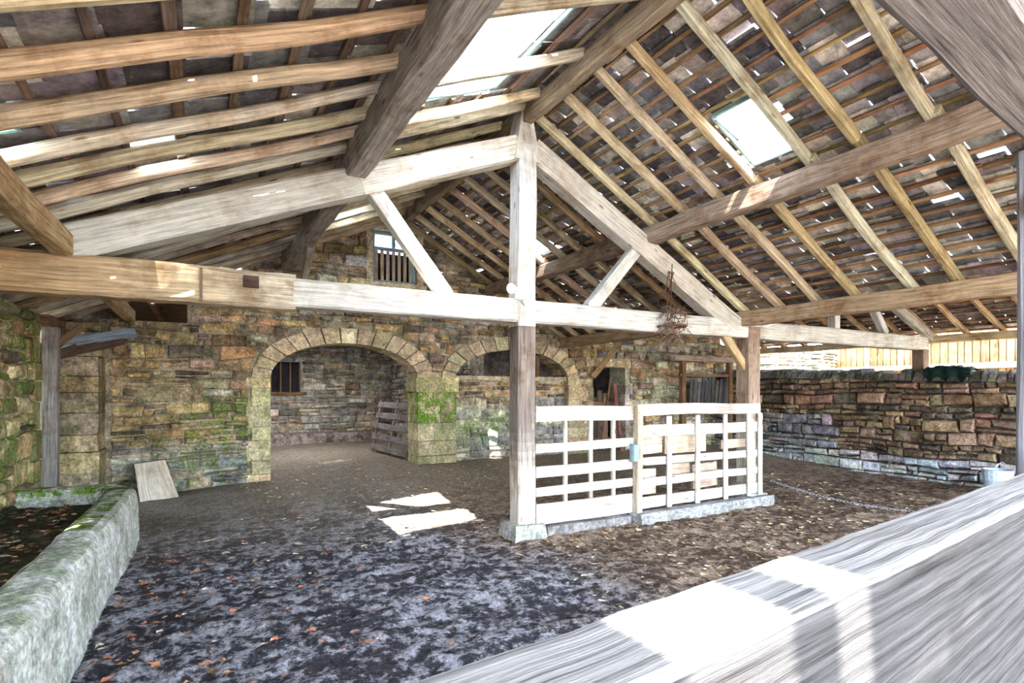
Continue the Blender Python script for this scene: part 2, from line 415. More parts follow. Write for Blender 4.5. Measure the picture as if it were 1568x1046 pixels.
mb.build('wall_left', [M_STONE, M_ASH])

mb = MB()
mb.beam((-1.60,8.48,0),(-1.58,8.48,2.35),0.15,0.17,(0.34,0.32,0.32),0,wob=0.015,seg=10); mb.beam((-1.68,9.06,0),(-1.68,9.06,2.35),0.09,0.12,BROWN,0,wob=0.01)
mb.beam((-1.65,8.35,2.42),(-1.65,9.3,2.42),0.2,0.14,BROWN,0)
mb.build('door_frame', [M_WOOD])
mb = MB()
for k in range(5): mb.beam((-1.95,8.52+k*0.11,0.02),(-1.95,8.52+k*0.11,2.3),0.1,0.03,vary((0.14,0.13,0.15)),0,up=(0,1,0))
mb.build('door_2', [M_WOOD])
mb = MB()
mb.beam((-1.75,8.4,2.05),(-0.8,8.9,2.40),0.06,0.12,(0.24,0.29,0.35),0,wob=0.03,seg=6); mb.beam((-1.75,8.5,1.92),(-0.95,9.0,2.28),0.06,0.1,DARK,0,wob=0.03,seg=6)
mb.beam((-1.7,8.45,1.95),(-1.3,8.6,2.4),0.05,0.08,BROWN,0,wob=0.01); mb.beam((-1.6,8.5,2.0),(-1.1,8.75,2.32),0.03,0.09,DARK,0,wob=0.03)
mb.build('broken_bracket_timber', [M_WOOD])

# right stone wall
frR = lambda s,h,d: (11.3-d, s, h)
def rtop(y): return 1.76+0.035*(y-4)
def right_col(y, z):
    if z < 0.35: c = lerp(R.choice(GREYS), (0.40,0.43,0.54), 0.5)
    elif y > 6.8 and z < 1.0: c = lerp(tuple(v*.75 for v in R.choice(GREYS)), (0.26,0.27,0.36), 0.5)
    else: c = R.choice([(0.30,0.20,0.15),(0.28,0.18,0.14),(0.24,0.155,0.13),(0.21,0.145,0.12),(0.13,0.10,0.095),(0.34,0.25,0.18)])
    return (*vary(c, 0.35), 0.1)
mb = MB()
slab(mb, frR, -1.0, 9.75, lambda y: rtop(y)-0.02, 0.45, [], (0.08,0.065,0.06,0), 0, 0.5)
courses(mb, frR, -1.0, 9.75, rtop, [], right_col, hmin=0.06, hmax=0.25, lmin=0.14, lmax=0.45, depth=0.07)
y = -1.0
while y < 9.7:
    w = R.uniform(0.08,0.18); hgt = R.uniform(0.14,0.27); z0 = rtop(y)-0.02; l = R.uniform(-0.05,0.05)
    c = (*vary((0.17,0.155,0.155),0.4),0.1)
    mb.hexa([(11.2,y+.006,z0),(11.78,y+.006,z0),(11.78,y+w-.006,z0),(11.2,y+w-.006,z0),
             (11.26,y+.03+l,z0+hgt*0.8),(11.72,y+.02+l,z0+hgt*0.85),(11.72,y+w-.02+l,z0+hgt*0.8),(11.26,y+w-.03+l,z0+hgt*0.7)], c, 0)
    y += w
mb.build('wall_right', [M_STONE])

mb = MB(); y = -2.0
while y < 9.7:
    w = R.uniform(0.14,0.2); mb.box((16.5+R.uniform(0,.02),y,0),(16.53,y+w-0.02,3.3),vary((0.40,0.26,0.13),0.3),0); y += w
mb.beam((16.4,-2,2.2),(16.4,9.7,2.2),0.1,0.14,TAN,0); mb.beam((16.4,-2,2.95),(16.4,9.7,2.95),0.1,0.14,TAN,0)
mb.box((16.55,-2,0),(16.6,9.7,3.3),DARK,0)
mb.build('wall_timber', [M_WOOD])

# ------------------------------------------------------------------ inner room
mb = MB()
frN = lambda s,h,d: (s, 15.5-d, h)
INW = Rect(1.5,2.3,1.55,2.35)
gcol = lambda x,z: (*vary(R.choice(GREYS+[(0.45,0.34,0.27),(0.3,0.26,0.25)]),0.25), 0.1)
slab(mb, frN, -2, 4.9, lambda x: 3.1, 0.4, [INW], (0.4,0.37,0.33,0), 0, 0.2)
courses(mb, frN, -2, 4.7, lambda x: 3.1, [INW], gcol, lmin=0.2, lmax=0.6, hmin=0.1, hmax=0.22)
mb.box((-1.6,14.9,0.1),(4.6,15.5,0.50),(0.36,0.30,0.28,0),0)
frS = lambda s,h,d: (4.75-d, s, h)
slab(mb, frS, 10.25, 15.5, lambda x: 3.1, 0.3, [], (0.3,0.28,0.26,0), 0, 0.5)
courses(mb, frS, 10.25, 15.5, lambda x: 3.1, [], gcol, lmin=0.2, lmax=0.6, hmin=0.14, hmax=0.24)
frW = lambda s,h,d: (-1.6+d, s, h)
slab(mb, frW, 10.25, 15.5, lambda x: 3.1, 0.3, [], (0.3,0.28,0.26,0), 0, 0.5)
mb.box((4.9,12.5,0),(12,12.8,3.1),(0.3,0.27,0.24,0),0); mb.box((12,10.2,0),(12.3,12.8,3.1),(0.3,0.27,0.24,0),0)
mb.build('wall_inner_room', [M_STONE])
mb = MB(); mb.box((-2,10.2,3.1),(12.3,16,3.2),(0.2,0.15,0.1),0)
for k in range(12): mb.beam((-1.8+k*1.1,10.25,3.02),(-1.8+k*1.1,15.5,3.02),0.09,0.15,BROWN,0)
mb.build('ceiling_inner_room', [M_WOOD])
mb = MB(); mb.box((1.5,15.7,1.55),(2.3,15.75,2.35),(0.05,0.05,0.06),0)
for k in range(4): mb.beam((1.55+k*0.235,15.6,1.55),(1.55+k*0.235,15.6,2.35),0.05,0.05,BROWN,0)
mb.beam((1.4,15.5,1.52),(2.4,15.5,1.52),0.14,0.08,BROWN,0)
mb.build('window_2', [M_WOOD])
def hurdle(name, p0, dx, width, height, lean, n, col, nv=3):
    mb = MB(); p0 = Vector(p0); dx = Vector(dx).normalized(); up = (Vector((0,0,1))*height+Vector(lean)); L = up.length; up.normalize()
    nrm = dx.cross(up)
    for k in range(n):
        a = p0+up*(L*(k+0.5)/n); mb.beam(a, a+dx*width, 0.03, L/n*0.55, vary(col), 0, up=up)
    for k in range(nv+1):
        a = p0+dx*(width*(0.04+0.92*k/nv))+nrm*0.03; mb.beam(a, a+up*L, 0.08, 0.035, vary(col), 0, up=nrm)
    return mb.build(name, [M_WOOD])
hurdle('sheep_hurdle', (3.42,10.35,0.25), (-0.08,1,0), 2.0, 1.15, (0.22,0,0), 5, (0.27,0.245,0.245), 2)

# gable window
mb = MB(); BL = (0.33,0.42,0.5)
x0,x1,z0,z1 = 2.62,3.43,WZ0,WZ1; yy = YB+0.08
for a,b in (((x0+.03,yy,z0),(x0+.03,yy,z1)),((x1-.03,yy,z0),(x1-.03,yy,z1)),((x0,yy,z0+.03),(x1,yy,z0+.03)),((x0,yy,z1-.03),(x1,yy,z1-.03)),((x0,yy,z0+.62),(x1,yy,z0+.62)),(((x0+x1)/2,yy,z0+.62),((x0+x1)/2,yy,z1))):
    mb.beam(a,b,0.06,0.06,BL,0,wob=0.002)
for k in range(7): mb.beam((x0+.09+k*.105,yy,z0+.03),(x0+.09+k*.105,yy,z0+.6),0.06,0.02,vary((0.50,0.42,0.36)),0,wob=0.002,up=(0,1,0))
mb.box((x0,yy+0.3,z0),(x1,yy+0.33,z0+.62),(0.06,0.05,0.05),0)
mb.box((x0+.05,yy+0.01,z0+.65),(x1-.05,yy+0.02,z1-.05),(0.6,0.7,0.75),1)
mb.build('window_1', [M_WOOD, M_PANE2])
mb = MB()
for k in range(6):
    if k == 4: continue
    mb.beam((7.5+k*0.155,YB+0.2,0.15),(7.5+k*0.155,YB+0.2,1.55+R.uniform(-.15,.1)),0.14,0.03,vary((0.22,0.16,0.14),0.3),0,up=(0,1,0))
mb.beam((7.45,YB+0.16,0.5),(8.3,YB+0.16,0.5),0.03,0.1,BROWN,0); mb.beam((7.45,YB+0.16,1.3),(8.3,YB+0.16,1.3),0.03,0.1,BROWN,0)
mb.beam((7.6,YB-0.05,0.2),(7.95,YB-0.02,1.9),0.05,0.05,BROWN,0,round_=True); mb.beam((8.2,YB-0.12,0.2),(8.05,YB-0.02,1.75),0.09,0.03,(0.3,0.15,0.13),0)
mb.build('door_1', [M_WOOD])
mb = MB()
for x in (9.5,11.05): mb.beam((x,9.1,0.15),(x,9.1,2.35),0.12,0.12,BROWN,0)
mb.beam((9.2,9.1,2.33),(11.15,9.1,2.33),0.14,0.13,(0.5,0.42,0.38),0); mb.beam((9.4,9.1,1.15),(11.1,9.1,1.15),0.08,0.12,BROWN,0)
mb.beam((9.4,9.1,1.95),(11.1,9.1,1.95),0.06,0.07,BROWN,0)
for k in range(11): mb.beam((9.75+k*0.12,9.12,1.1),(9.78+k*0.12+R.uniform(-.03,.03),9.08,1.85+R.uniform(-.1,.12)),0.1,0.02,vary((0.13,0.12,0.13),0.4),0,up=(0,1,0))
mb.build('hay_rack', [M_WOOD])

# ------------------------------------------------------------------ roof
HO_L = [(1.40,2.50,3.24,4.78),(-0.42,-0.12,4.56,4.82),(-1.2,-0.9,3.75,4.05),(1.5,2.1,8.0,8.6),(0.0,0.15,-1.24,-0.90)]  # last opening is unseen, added to drop a sun patch on the rail
HO_R = [(4.22,4.82,3.19,3.67),(4.5,4.85,7.3,7.8)]
SLC = [(0.31,0.29,0.29),(0.40,0.37,0.36),(0.22,0.205,0.21),(0.42,0.375,0.33),(0.27,0.255,0.28),(0.12,0.11,0.11),(0.18,0.155,0.145)]
CREAM = (0.62,0.57,0.50)
def roof(mbs, mbb, xe, ze, xr, zr, y0, y1, g, w, holes, batc, cream, ov=1.85, gap=0.010, bw=0.035, short=0.03, l0b=0.05):
    e = Vector((xe,0,ze)); r = Vector((xr,0,zr)); d = (r-e); L = d.length; d.normalize()
    n = Vector((-d.z,0,d.x))
    if n.z < 0: n = -n
    Y = Vector((0,1,0)); s = -0.05; row = 0
    while s < L-0.02:
        y = y0-R.random()*w
        while y < y1:
            ww = w*R.uniform(0.7,1.35); Ls = g*(ov+R.uniform(-0.12,0.1))
            if R.random() < short: Ls = g*R.uniform(1.0,1.35)
            Ls = min(Ls, L-s+0.03); s_ = s; skip = False
            for h in holes:
                if y+ww > h[2] and y < h[3]:
                    sa, sb = sorted(((h[0]-xe)/d.x, (h[1]-xe)/d.x))
                    ya = max(y, h[2]); yb = min(y+ww, h[3])
                    if yb-ya < 0.3*ww:
                        continue
                    if s_ < sa: Ls = min(Ls, sa-s_)
                    elif s_ < sb: 
                        k = sb-s_; s_ = sb; Ls -= k
                    if Ls < 0.03: skip = True
            if not skip:
                gg = gap*R.uniform(0.1,1.8); th = R.uniform(0.012,0.024)
                l0 = l0b+R.uniform(-.006,.012); l1 = 0.012+R.uniform(-.003,.004)
                a = e+d*(s_+R.uniform(-.012,.012))+Y*y; b = a+d*Ls
                p = [a+n*l0, a+n*l0+Y*(ww-gg), b+n*l1+Y*(ww-gg), b+n*l1, a+n*(l0+th), a+n*(l0+th)+Y*(ww-gg), b+n*(l1+th)+Y*(ww-gg), b+n*(l1+th)]
                c = vary(CREAM,0.15) if R.random() < cream else vary(R.choice(SLC),0.25)
                mbs.hexa([tuple(q) for q in p], c, 0)
            y += ww
        bx = e+d*(s+g*0.62); segs = [(y0,y1)]
        for h in holes:
            if h[0] < bx.x < h[1]:
                ns = []
                for p,q in segs:
                    if h[2] > p and h[3] < q: ns += [(p,h[2]),(h[3],q)]
                    else: ns.append((p,q))
                segs = ns
        for p,q in segs:
            y = p
            while y < q-0.01:
                yy = min(q, y+R.uniform(1.2,2.6))
                mbb.beam(bx+Y*y+n*R.uniform(-.004,.004), bx+Y*yy, bw*R.uniform(.75,1.25), 0.026, vary(batc,0.4), 0, seg=max(2,int((yy-y)/0.6)), wob=0.008, ch=0.004, up=n)
                y = yy
        s += g; row += 1
ceil_e = empty('ceiling')
Y0, Y1 = -2.4, 9.9
ms = MB(); mbt = MB()
roof(ms, mbt, -2.15, ZL(-2.15), 3.09, ZL(3.09), Y0, Y1, 0.34, 0.40, HO_L, (0.24,0.17,0.13), 0.10, bw=0.055, l0b=0.06, short=0.06)
roof(ms, mbt, 6.85, ZR(6.85), 3.09, ZR(3.09), Y0, Y1, 0.18, 0.21, HO_R, (0.36,0.24,0.14), 0.12, l0b=0.065)
roof(ms, mbt, 6.8, 2.78, 9.25, 3.95, Y0, Y1, 0.17, 0.22, [], (0.36,0.24,0.14), 0.12)
roof(ms, mbt, 12.3, 2.68, 9.25, 3.95, Y0, Y1, 0.17, 0.22, [], (0.36,0.24,0.14), 0.12)
for k in range(39):
    y = Y0+k*0.32; ms.hexa([(3.0,y,4.80),(3.18,y,4.80),(3.18,y+.31,4.80),(3.0,y+.31,4.80),(2.98,y,4.86),(3.2,y,4.86),(3.2,y+.31,4.86),(2.98,y+.31,4.86)], vary(SLC[1]),0)
ms.build('slates', [M_SLATE], ceil_e); mbt.build('battens', [M_WOOD], ceil_e)
mr = MB()
LY = [-2.2,-1.6,-1.32,-0.6,0.1,0.7,1.2,1.7,2.2,2.7,3.18,3.66,4.12,4.5,4.87,5.18]+[5.7+0.5*k for k in range(9)]
for y in LY:
    dy = R.uniform(-.04,.04); rr = R.uniform(0.10,0.13); c = vary(R.choice([TAN,PALE,(0.46,0.38,0.28),(0.58,0.52,0.42),(0.52,0.46,0.38)]),0.2)
    zo = -0.02-rr/2
    mr.beam((-2.1,y+dy,ZL(-2.1)+zo),(1.38,y,ZL(1.38)+zo),rr,rr,c,0,round_=True,wob=0.02,w1=rr*0.85,h1=rr*0.85,n=10)
    if y in (3.66,4.5): continue
    mr.beam((1.22,y+0.02,ZL(1.22)-0.07),(3.05,y+0.02,ZL(3.05)-0.07),0.07,0.095,vary(R.choice([PALE,(0.6,0.53,0.42)]),0.15),0,wob=0.012)
RY = [-2.2,-1.6,-1.0,-0.4,0.14,0.64,1.14,1.64,2.15,2.70,3.13,3.72,4.18,4.69,5.22]+[5.7+0.5*k for k in range(9)]
for y in RY:
    c = vary(R.choice([PALE,TAN,PALE,(0.56,0.49,0.38)]),0.2)
    mr.beam((3.12,y,ZR(3.12)-0.07),(4.95,y,ZR(4.95)-0.07),0.07,0.095,c,0,wob=0.012)
    mr.beam((4.85,y-0.02,ZR(4.85)-0.07),(6.8,y,ZR(6.8)-0.07),0.075,0.095,vary(c,0.15),0,wob=0.012)
for k in range(20):
    y = -0.4+0.52*k
    mr.beam((6.85,y,2.72),(9.25,y,3.86),0.07,0.09,vary(TAN),0,wob=0.01); mr.beam((9.25,y,3.86),(12.3,y,2.6),0.07,0.09,vary(TAN),0,wob=0.01)
mr.build('rafters', [M_WOOD], ceil_e)

def onebeam(name, *a, **k):
    mb = MB(); mb.beam(*a, **k); return mb.build(name, [M_WOOD])
onebeam('ridge_beam', (3.09,Y0,4.60),(3.09,9.75,4.60),0.11,0.19,(0.34,0.27,0.20),wob=0.02)
onebeam('purlin', (1.25,Y0,3.72),(1.25,9.75,3.72),0.21,0.29,(0.38,0.34,0.31),wob=0.02,ch=0.03)
onebeam('purlin', (-0.92,Y0,2.68),(-0.92,9.75,2.68),0.13,0.18,(0.50,0.36,0.21),wob=0.012,ch=0.02)
onebeam('purlin', (4.9,Y0,3.55),(4.9,9.75,3.55),0.16,0.21,(0.36,0.28,0.22),wob=0.025,ch=0.02)
onebeam('wall_plate', (6.65,Y0,2.60),(6.65,9.75,2.60),0.17,0.2,(0.42,0.31,0.21),wob=0.02)
onebeam('purlin', (9.25,Y0,3.74),(9.25,9.75,3.74),0.12,0.18,BROWN,wob=0.015)
onebeam('purlin', (10.7,Y0,3.13),(10.7,9.75,3.13),0.12,0.16,BROWN,wob=0.015)
onebeam('wall_plate', (12.05,Y0,2.56),(12.05,9.75,2.56),0.12,0.14,(0.6,0.48,0.32),wob=0.01)
onebeam('wall_plate', (-1.85,1.0,2.46),(-1.85,8.3,2.46),0.2,0.10,BROWN,wob=0.01)

def skylight(name, hole, zf, pane):
    mb = MB(); x0,x1,y0,y1 = hole; k = 0.075
    P = lambda x,y,o: Vector((x,y,zf(x)+k+o))
    mb.hexa([P(x0-.03,y0-.03,0),P(x1+.03,y0-.03,0),P(x1+.03,y1+.03,0),P(x0-.03,y1+.03,0),P(x0-.03,y0-.03,.006),P(x1+.03,y0-.03,.006),P(x1+.03,y1+.03,.006),P(x0-.03,y1+.03,.006)],(1,1,1),1)
    c = (0.30,0.45,0.42)
    for a,b in ((P(x0,y0,-.03),P(x1,y0,-.03)),(P(x0,y1,-.03),P(x1,y1,-.03)),(P(x0,y0,-.03),P(x0,y1,-.03)),(P(x1,y0,-.03),P(x1,y1,-.03))):
        mb.beam(a,b,0.03,0.05,c,0,wob=0.002)
    mb.build(name,[M_WOOD,pane])
for i,h in enumerate(HO_L): skylight('skylight', h, ZL, M_PANE if i in (0,4) else M_PANE2)  # the last one is an added, unseen opening that lets sun onto the rail
for h in HO_R: skylight('skylight', h, ZR, M_PANE)

# ------------------------------------------------------------------ main truss
T = 5.3
tr = empty('roof_truss'); mb = MB()
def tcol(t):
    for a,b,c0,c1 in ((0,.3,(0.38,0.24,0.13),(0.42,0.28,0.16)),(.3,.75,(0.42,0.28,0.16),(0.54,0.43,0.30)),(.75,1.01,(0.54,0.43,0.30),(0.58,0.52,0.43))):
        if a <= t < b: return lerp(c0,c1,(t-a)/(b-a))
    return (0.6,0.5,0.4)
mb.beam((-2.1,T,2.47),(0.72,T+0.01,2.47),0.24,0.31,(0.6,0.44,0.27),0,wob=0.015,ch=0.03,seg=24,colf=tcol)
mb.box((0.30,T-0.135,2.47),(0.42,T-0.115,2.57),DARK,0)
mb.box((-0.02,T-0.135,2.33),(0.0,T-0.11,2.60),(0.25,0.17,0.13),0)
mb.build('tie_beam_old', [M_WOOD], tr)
mb = MB(); mb.beam((0.70,T,2.465),(11.7,T,2.465),0.21,0.25,WHITE,0,wob=0.01,ch=0.02); mb.build('tie_beam_new', [M_WHITEW], tr)
mb = MB()
mb.beam((3.09,T,2.3),(3.09,T,4.28),0.22,0.24,WHITE,0,wob=0.008,ch=0.015)
mb.hexa([(2.93,T-.12,4.1),(3.25,T-.12,4.1),(3.25,T+.12,4.1),(2.93,T+.12,4.1),(3.03,T-.1,4.66),(3.15,T-.1,4.66),(3.15,T+.1,4.66),(3.03,T+.1,4.66)],WHITE,0)
mb.build('king_post', [M_WHITEW], tr)
mb = MB()
mb.beam((-1.0,T,2.66),(1.3,T,3.57),0.21,0.27,(0.57,0.55,0.51),0,wob=0.012,ch=0.02); mb.beam((1.28,T,3.56),(3.0,T,4.24),0.21,0.27,(0.60,0.56,0.48),0,wob=0.012,ch=0.02)
mb.build('principal_rafter_1', [M_WHITEW], tr)
mb = MB(); mb.beam((3.18,T,4.26),(6.5,T,2.50),0.21,0.27,(0.60,0.56,0.50),0,wob=0.012,ch=0.02); mb.build('principal_rafter_2', [M_WHITEW], tr)
mb = MB()
mb.beam((1.42,T,3.52),(2.18,T,2.56),0.13,0.15,WHITE,0,wob=0.006); mb.beam((4.72,T,3.36),(4.0,T,2.56),0.13,0.15,WHITE,0,wob=0.006)
mb.build('struts', [M_WHITEW], tr)
mb = MB()
mb.beam((8.9,T,2.55),(8.9,T,3.7),0.14,0.14,WHITE,0); mb.beam((10.4,T,2.6),(9.8,T,3.3),0.12,0.12,WHITE,0)
mb.beam((6.9,T,2.6),(9.2,T,3.68),0.12,0.15,GREYW,0); mb.beam((9.2,T,3.68),(12.0,T,2.6),0.12,0.15,GREYW,0)
mb.build('side_bay_braces', [M_WHITEW], tr)
mb = MB()
mb.beam((1.3,8.0,3.6),(1.3,8.9,3.0),0.1,0.12,GREYW,0)
mb.build('purlin_brace', [M_WOOD], tr)

def post(name, x, y, whitebelow, w=0.22, h0=0.12, h1=2.36, mid=(0.27,0.22,0.2)):
    mb = MB()
    mb.beam((x,y,h0),(x,y,h1),w,w,WHITE,0,seg=22,wob=0.007,ch=0.018,colf=lambda t: lerp((0.68,0.63,0.57), mid, sst(whitebelow-0.25, whitebelow+0.45, h0+t*(h1-h0))))  # sunlit foot and shaded upper length painted into the post colour
    c = (0.52,0.52,0.52,0.2); a = 0.19
    mb.hexa([(x-a-.03,y-a-.03,-.1),(x+a+.03,y-a-.02,-.1),(x+a+.03,y+a+.03,-.1),(x-a-.02,y+a+.03,-.1),(x-a,y-a,h0+.04),(x+a-.01,y-a+.01,h0+.02),(x+a,y+a,h0+.04),(x-a+.01,y+a,h0+.02)],c,1)
    return mb.build(name, [M_WOOD, M_ASH])
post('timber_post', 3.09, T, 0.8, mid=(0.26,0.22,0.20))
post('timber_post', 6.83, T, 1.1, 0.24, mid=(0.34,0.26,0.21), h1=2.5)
mb = MB(); mb.beam((11.62,T,-0.1),(11.62,T,2.36),0.2,0.2,(0.25,0.18,0.14),0); mb.build('timber_post', [M_WOOD])
mb = MB(); mb.beam((6.3,T,2.40),(6.78,T,1.9),0.09,0.12,TAN,0); mb.build('knee_brace', [M_WOOD])
mb = MB(); mb.beam((7.35,9.6,1.9),(7.75,9.2,2.6),0.09,0.12,TAN,0); mb.build('knee_brace', [M_WOOD])

# ------------------------------------------------------------------ white fence
mb = MB(); FY = 5.2; FW = (0.66,0.63,0.59)
def rail(x0,x1,z0,z1,y,c=FW,t=0.028): mb.beam((x0,y,(z0+z1)/2),(x1,y,(z0+z1)/2+R.uniform(-.02,.02)),t,z1-z0,vary(c,0.16),0,wob=0.009,ch=0.004)
for z0,z1 in ((1.25,1.42),(0.91,1.01),(0.64,0.76),(0.43,0.53),(0.12,0.35)): rail(3.2,4.62,z0,z1,FY)
for x in (3.62,3.98,4.32): mb.beam((x,FY+0.045,0.14),(x,FY+0.045,1.3),0.05,0.05,FW,0,wob=0.004)
mb.beam((4.62,FY-0.06,0.02),(4.62,FY-0.06,1.42),0.085,0.1,(0.54,0.46,0.38),0)
for z0,z1 in ((1.29,1.43),(1.03,1.17),(0.68,0.78),(0.42,0.52),(0.15,0.29)): rail(4.66,6.9,z0,z1,FY-0.04)
for x in (5.12,5.62,6.15,6.62,6.86): mb.beam((x,FY-0.075,0.14),(x,FY-0.075,1.28),0.075,0.03,vary(FW,.12),0,wob=0.004,up=(0,1,0))
for x0,x1,z0,z1 in ((4.75,5.1,0.8,1.03),(5.15,5.9,0.78,1.06),(5.65,6.1,0.3,0.62),(5.2,5.6,0.52,0.66),(6.2,6.85,0.8,0.92),(4.72,5.0,0.3,0.62)): rail(x0,x1,z0,z1,FY+0.05,(0.60,0.50,0.42))
mb.box((4.55,FY-0.2,-0.05),(6.98,FY+0.02,0.13),(0.40,0.40,0.42,0.1),1,0.012)
mb.box((3.3,FY-0.08,-0.05),(4.5,FY+0.1,0.1),(0.35,0.33,0.35,0.1),1,0.012)
mb.box((4.50,FY-0.12,0.75),(4.57,FY-0.05,0.95),(0.35,0.5,0.6,0),0,0.004)
mb.build('wooden_fence', [M_WHITEW, M_ASH])

# foreground rail, near tie, near post
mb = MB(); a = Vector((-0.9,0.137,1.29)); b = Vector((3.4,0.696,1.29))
mb.beam(a,b,0.085,0.28,(0.075,0.073,0.075),0,seg=80,wob=0.003,ch=0.006,topcol=(0.42,0.41,0.395))  # sunlit top and shaded front are painted into the rail colours
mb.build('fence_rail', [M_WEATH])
mb = MB(); mb.beam((0.2,0.42,2.52),(4.2,0.85,2.52),0.18,0.34,(0.20,0.175,0.165),0,wob=0.01,ch=0.02); mb.build('tie_beam', [M_WEATH])
mb = MB(); mb.beam((2.35,0.69,-0.1),(2.35,0.69,2.36),0.16,0.16,(0.24,0.24,0.27),0); mb.build('timber_post', [M_WEATH])

# ------------------------------------------------------------------ stone trough
mb = MB(); path = []
TX = 0.10; TZ = 0.07
for k in range(30): path.append(Vector((-0.96+TX+0.12*k/29, 1.2+5.85*k/29, 0)))
for k in range(1,9):
    a = math.pi/2*k/8; path.append(Vector((-1.22+TX+0.38*math.cos(a), 7.05+0.42*math.sin(a), 0)))
for k in range(1,5): path.append(Vector((-1.22+TX-0.15*k, 7.47, 0)))
prof = [(-.15,-.1),(-.15,.44+TZ),(-.13,.485+TZ),(-.08,.505+TZ),(.06,.505+TZ),(.115,.48+TZ),(.14,.42+TZ),(.155,.2),(.17,-.1)]
def seg_sweep(i0, i1):
    rings = []; c = (*vary((0.88,0.88,0.87),0.08),0.3)
    for i in range(i0, i1+1):
        p = path[i]; t = (path[min(i+1,len(path)-1)]-path[max(i-1,0)]).normalized(); nrm = Vector((t.y,-t.x,0))
        pp = p
        if i == i0: pp = p+t*0.006
        if i == i1: pp = p-t*0.006
        rings.append(mb.add([pp+nrm*(a+0.03*noise.noise(Vector((p.x*3,p.y*3,b*4))))+Vector((0,0,b+(0.02*noise.noise(Vector((p.x*2,p.y*2,1))) if b>0 else 0))) for a,b in prof]))
    for r0,r1 in zip(rings,rings[1:]):
        for k in range(len(prof)-1):
            cc = (c[0],c[1],c[2],1.0 if 1 <= k <= 3 and i1 > 19 else (0.25 if k > 4 else 0.5))
            mb.face([r0+k,r1+k,r1+k+1,r0+k+1], cc, 0)
    mb.face([rings[0]+k for k in range(len(prof))], c, 0); mb.face([rings[-1]+k for k in range(len(prof))], c, 0)
seg_sweep(0,9); seg_sweep(9,19); seg_sweep(19,26); seg_sweep(26,len(path)-1)
b0 = len(mb.v); N = 40; Mx = 8
for j in range(N+1):
    for i in range(Mx+1):
        x = -1.72+i*0.095; y = 1.2+j*6.2/N; mb.v.append((x,y,0.40+0.06*noise.noise(Vector((x*4,y*4,0)))+ (0.1 if i == 0 else 0)))
for j in range(N):
    for i in range(Mx):
        q = b0+j*(Mx+1)+i; mb.face([q,q+1,q+Mx+2,q+Mx+1],(0.09,0.07,0.06,0.2),0)
mb.build('stone_trough', [M_ASH])

mb = MB(); mb.hexa([(-0.75,9.2,0.02),(-0.28,9.28,0.02),(-0.28,9.31,0.02),(-0.75,9.23,0.02),(-0.85,9.55,0.55),(-0.48,9.6,0.58),(-0.48,9.63,0.58),(-0.85,9.58,0.55)],(0.80,0.74,0.64),0)
mb.build('leaning_board', [M_WHITEW])

# hanging dried branches
mb = MB(); C = Vector((5.12,T-0.22,2.45))
mb.beam((5.2,T-0.15,3.2),(5.12,T-0.2,2.6),0.012,0.012,(0.1,0.07,0.05),0,round_=True,n=5)
for k in range(170):
    a = R.random()*6.28; r = R.uniform(0.03,0.19); z = R.uniform(-0.24,0.2)
    p = C+Vector((r*math.cos(a)*(1-z*0.5),r*math.sin(a),z)); q = p+Vector((R.uniform(-.12,.12),R.uniform(-.12,.12),R.uniform(-.14,.1)))
    mb.beam(p,q,0.014,0.014,vary((0.24,0.17,0.13),0.5),0,round_=True,n=5,w1=0.004,h1=0.004,seg=2,wob=0.02)
for k in range(12):
    a0 = 2*math.pi*k/12; a1 = 2*math.pi*(k+1)/12
    mb.beam(C+Vector((.17*math.cos(a0),.17*math.sin(a0),-.05)),C+Vector((.17*math.cos(a1),.17*math.sin(a1),-.05)),0.03,0.03,(0.2,0.12,0.08),0,round_=True,n=6,seg=1,wob=0)
for k in range(8): mb.beam((5.16+R.uniform(-.06,.06),T-.16,3.1),(5.12+R.uniform(-.15,.15),T-.2,2.6+R.uniform(-.1,.4)),0.01,0.01,(0.2,0.12,0.08),0,round_=True,n=5)
mb.build('hanging_dried_branches', [M_WOOD])

mb = MB()
mb.beam((2.97,T-0.13,2.70),(2.97,T-0.13,2.58),0.09,0.05,(0.9,0.9,0.9),0,wob=0)
mb.beam((2.95,T-0.16,2.66),(2.85,T-0.22,2.68),0.04,0.04,(0.9,0.9,0.9),0,round_=True,wob=0,n=12)
mb.beam((2.86,T-0.22,2.68),(2.80,T-0.26,2.66),0.05,0.05,(0.9,0.9,0.9),0,round_=True,wob=0,w1=0.11,h1=0.11,n=16)
mb.beam((3.02,T-0.16,2.57),(3.05,T-0.17,2.53),0.06,0.06,(0.9,0.9,0.9),0,round_=True,wob=0,n=12)
mb.build('security_lamp', [M_WHITE])

mb = MB(); P0 = Vector((7.1,5.1,0.28)); P1 = Vector((8.15,3.6,0.03)); NL = 46
for i in range(NL):
    t = i/(NL-1); p = P0.lerp(P1,t); p.z = max(gz(p.x,p.y)+0.03, 0.28*(1-t)**2.2+0.03); d = (P1-P0).normalized(); d.z = -0.1
    sd = Vector((-d.y,d.x,0)) if i % 2 else Vector((0,0,1)); pts = [p+d*(0.03*math.cos(q*math.pi/4))+sd*(0.014*math.sin(q*math.pi/4)) for q in range(8)]
    for q in range(8): mb.beam(pts[q],pts[(q+1)%8],0.008,0.008,(0.6,0.6,0.6),0,round_=True,n=4,seg=1,wob=0)
mb.build('chain', [M_METAL])
mb = MB(); n = 20; bc = Vector((10.5,3.75,0.0)); rr = [(0.15,0.0),(0.17,0.2),(0.19,0.4),(0.2,0.41),(0.18,0.41),(0.15,0.05)]
rg = [mb.add([bc+Vector((r*math.cos(2*math.pi*k/n),r*math.sin(2*math.pi*k/n),z)) for k in range(n)]) for r,z in rr]
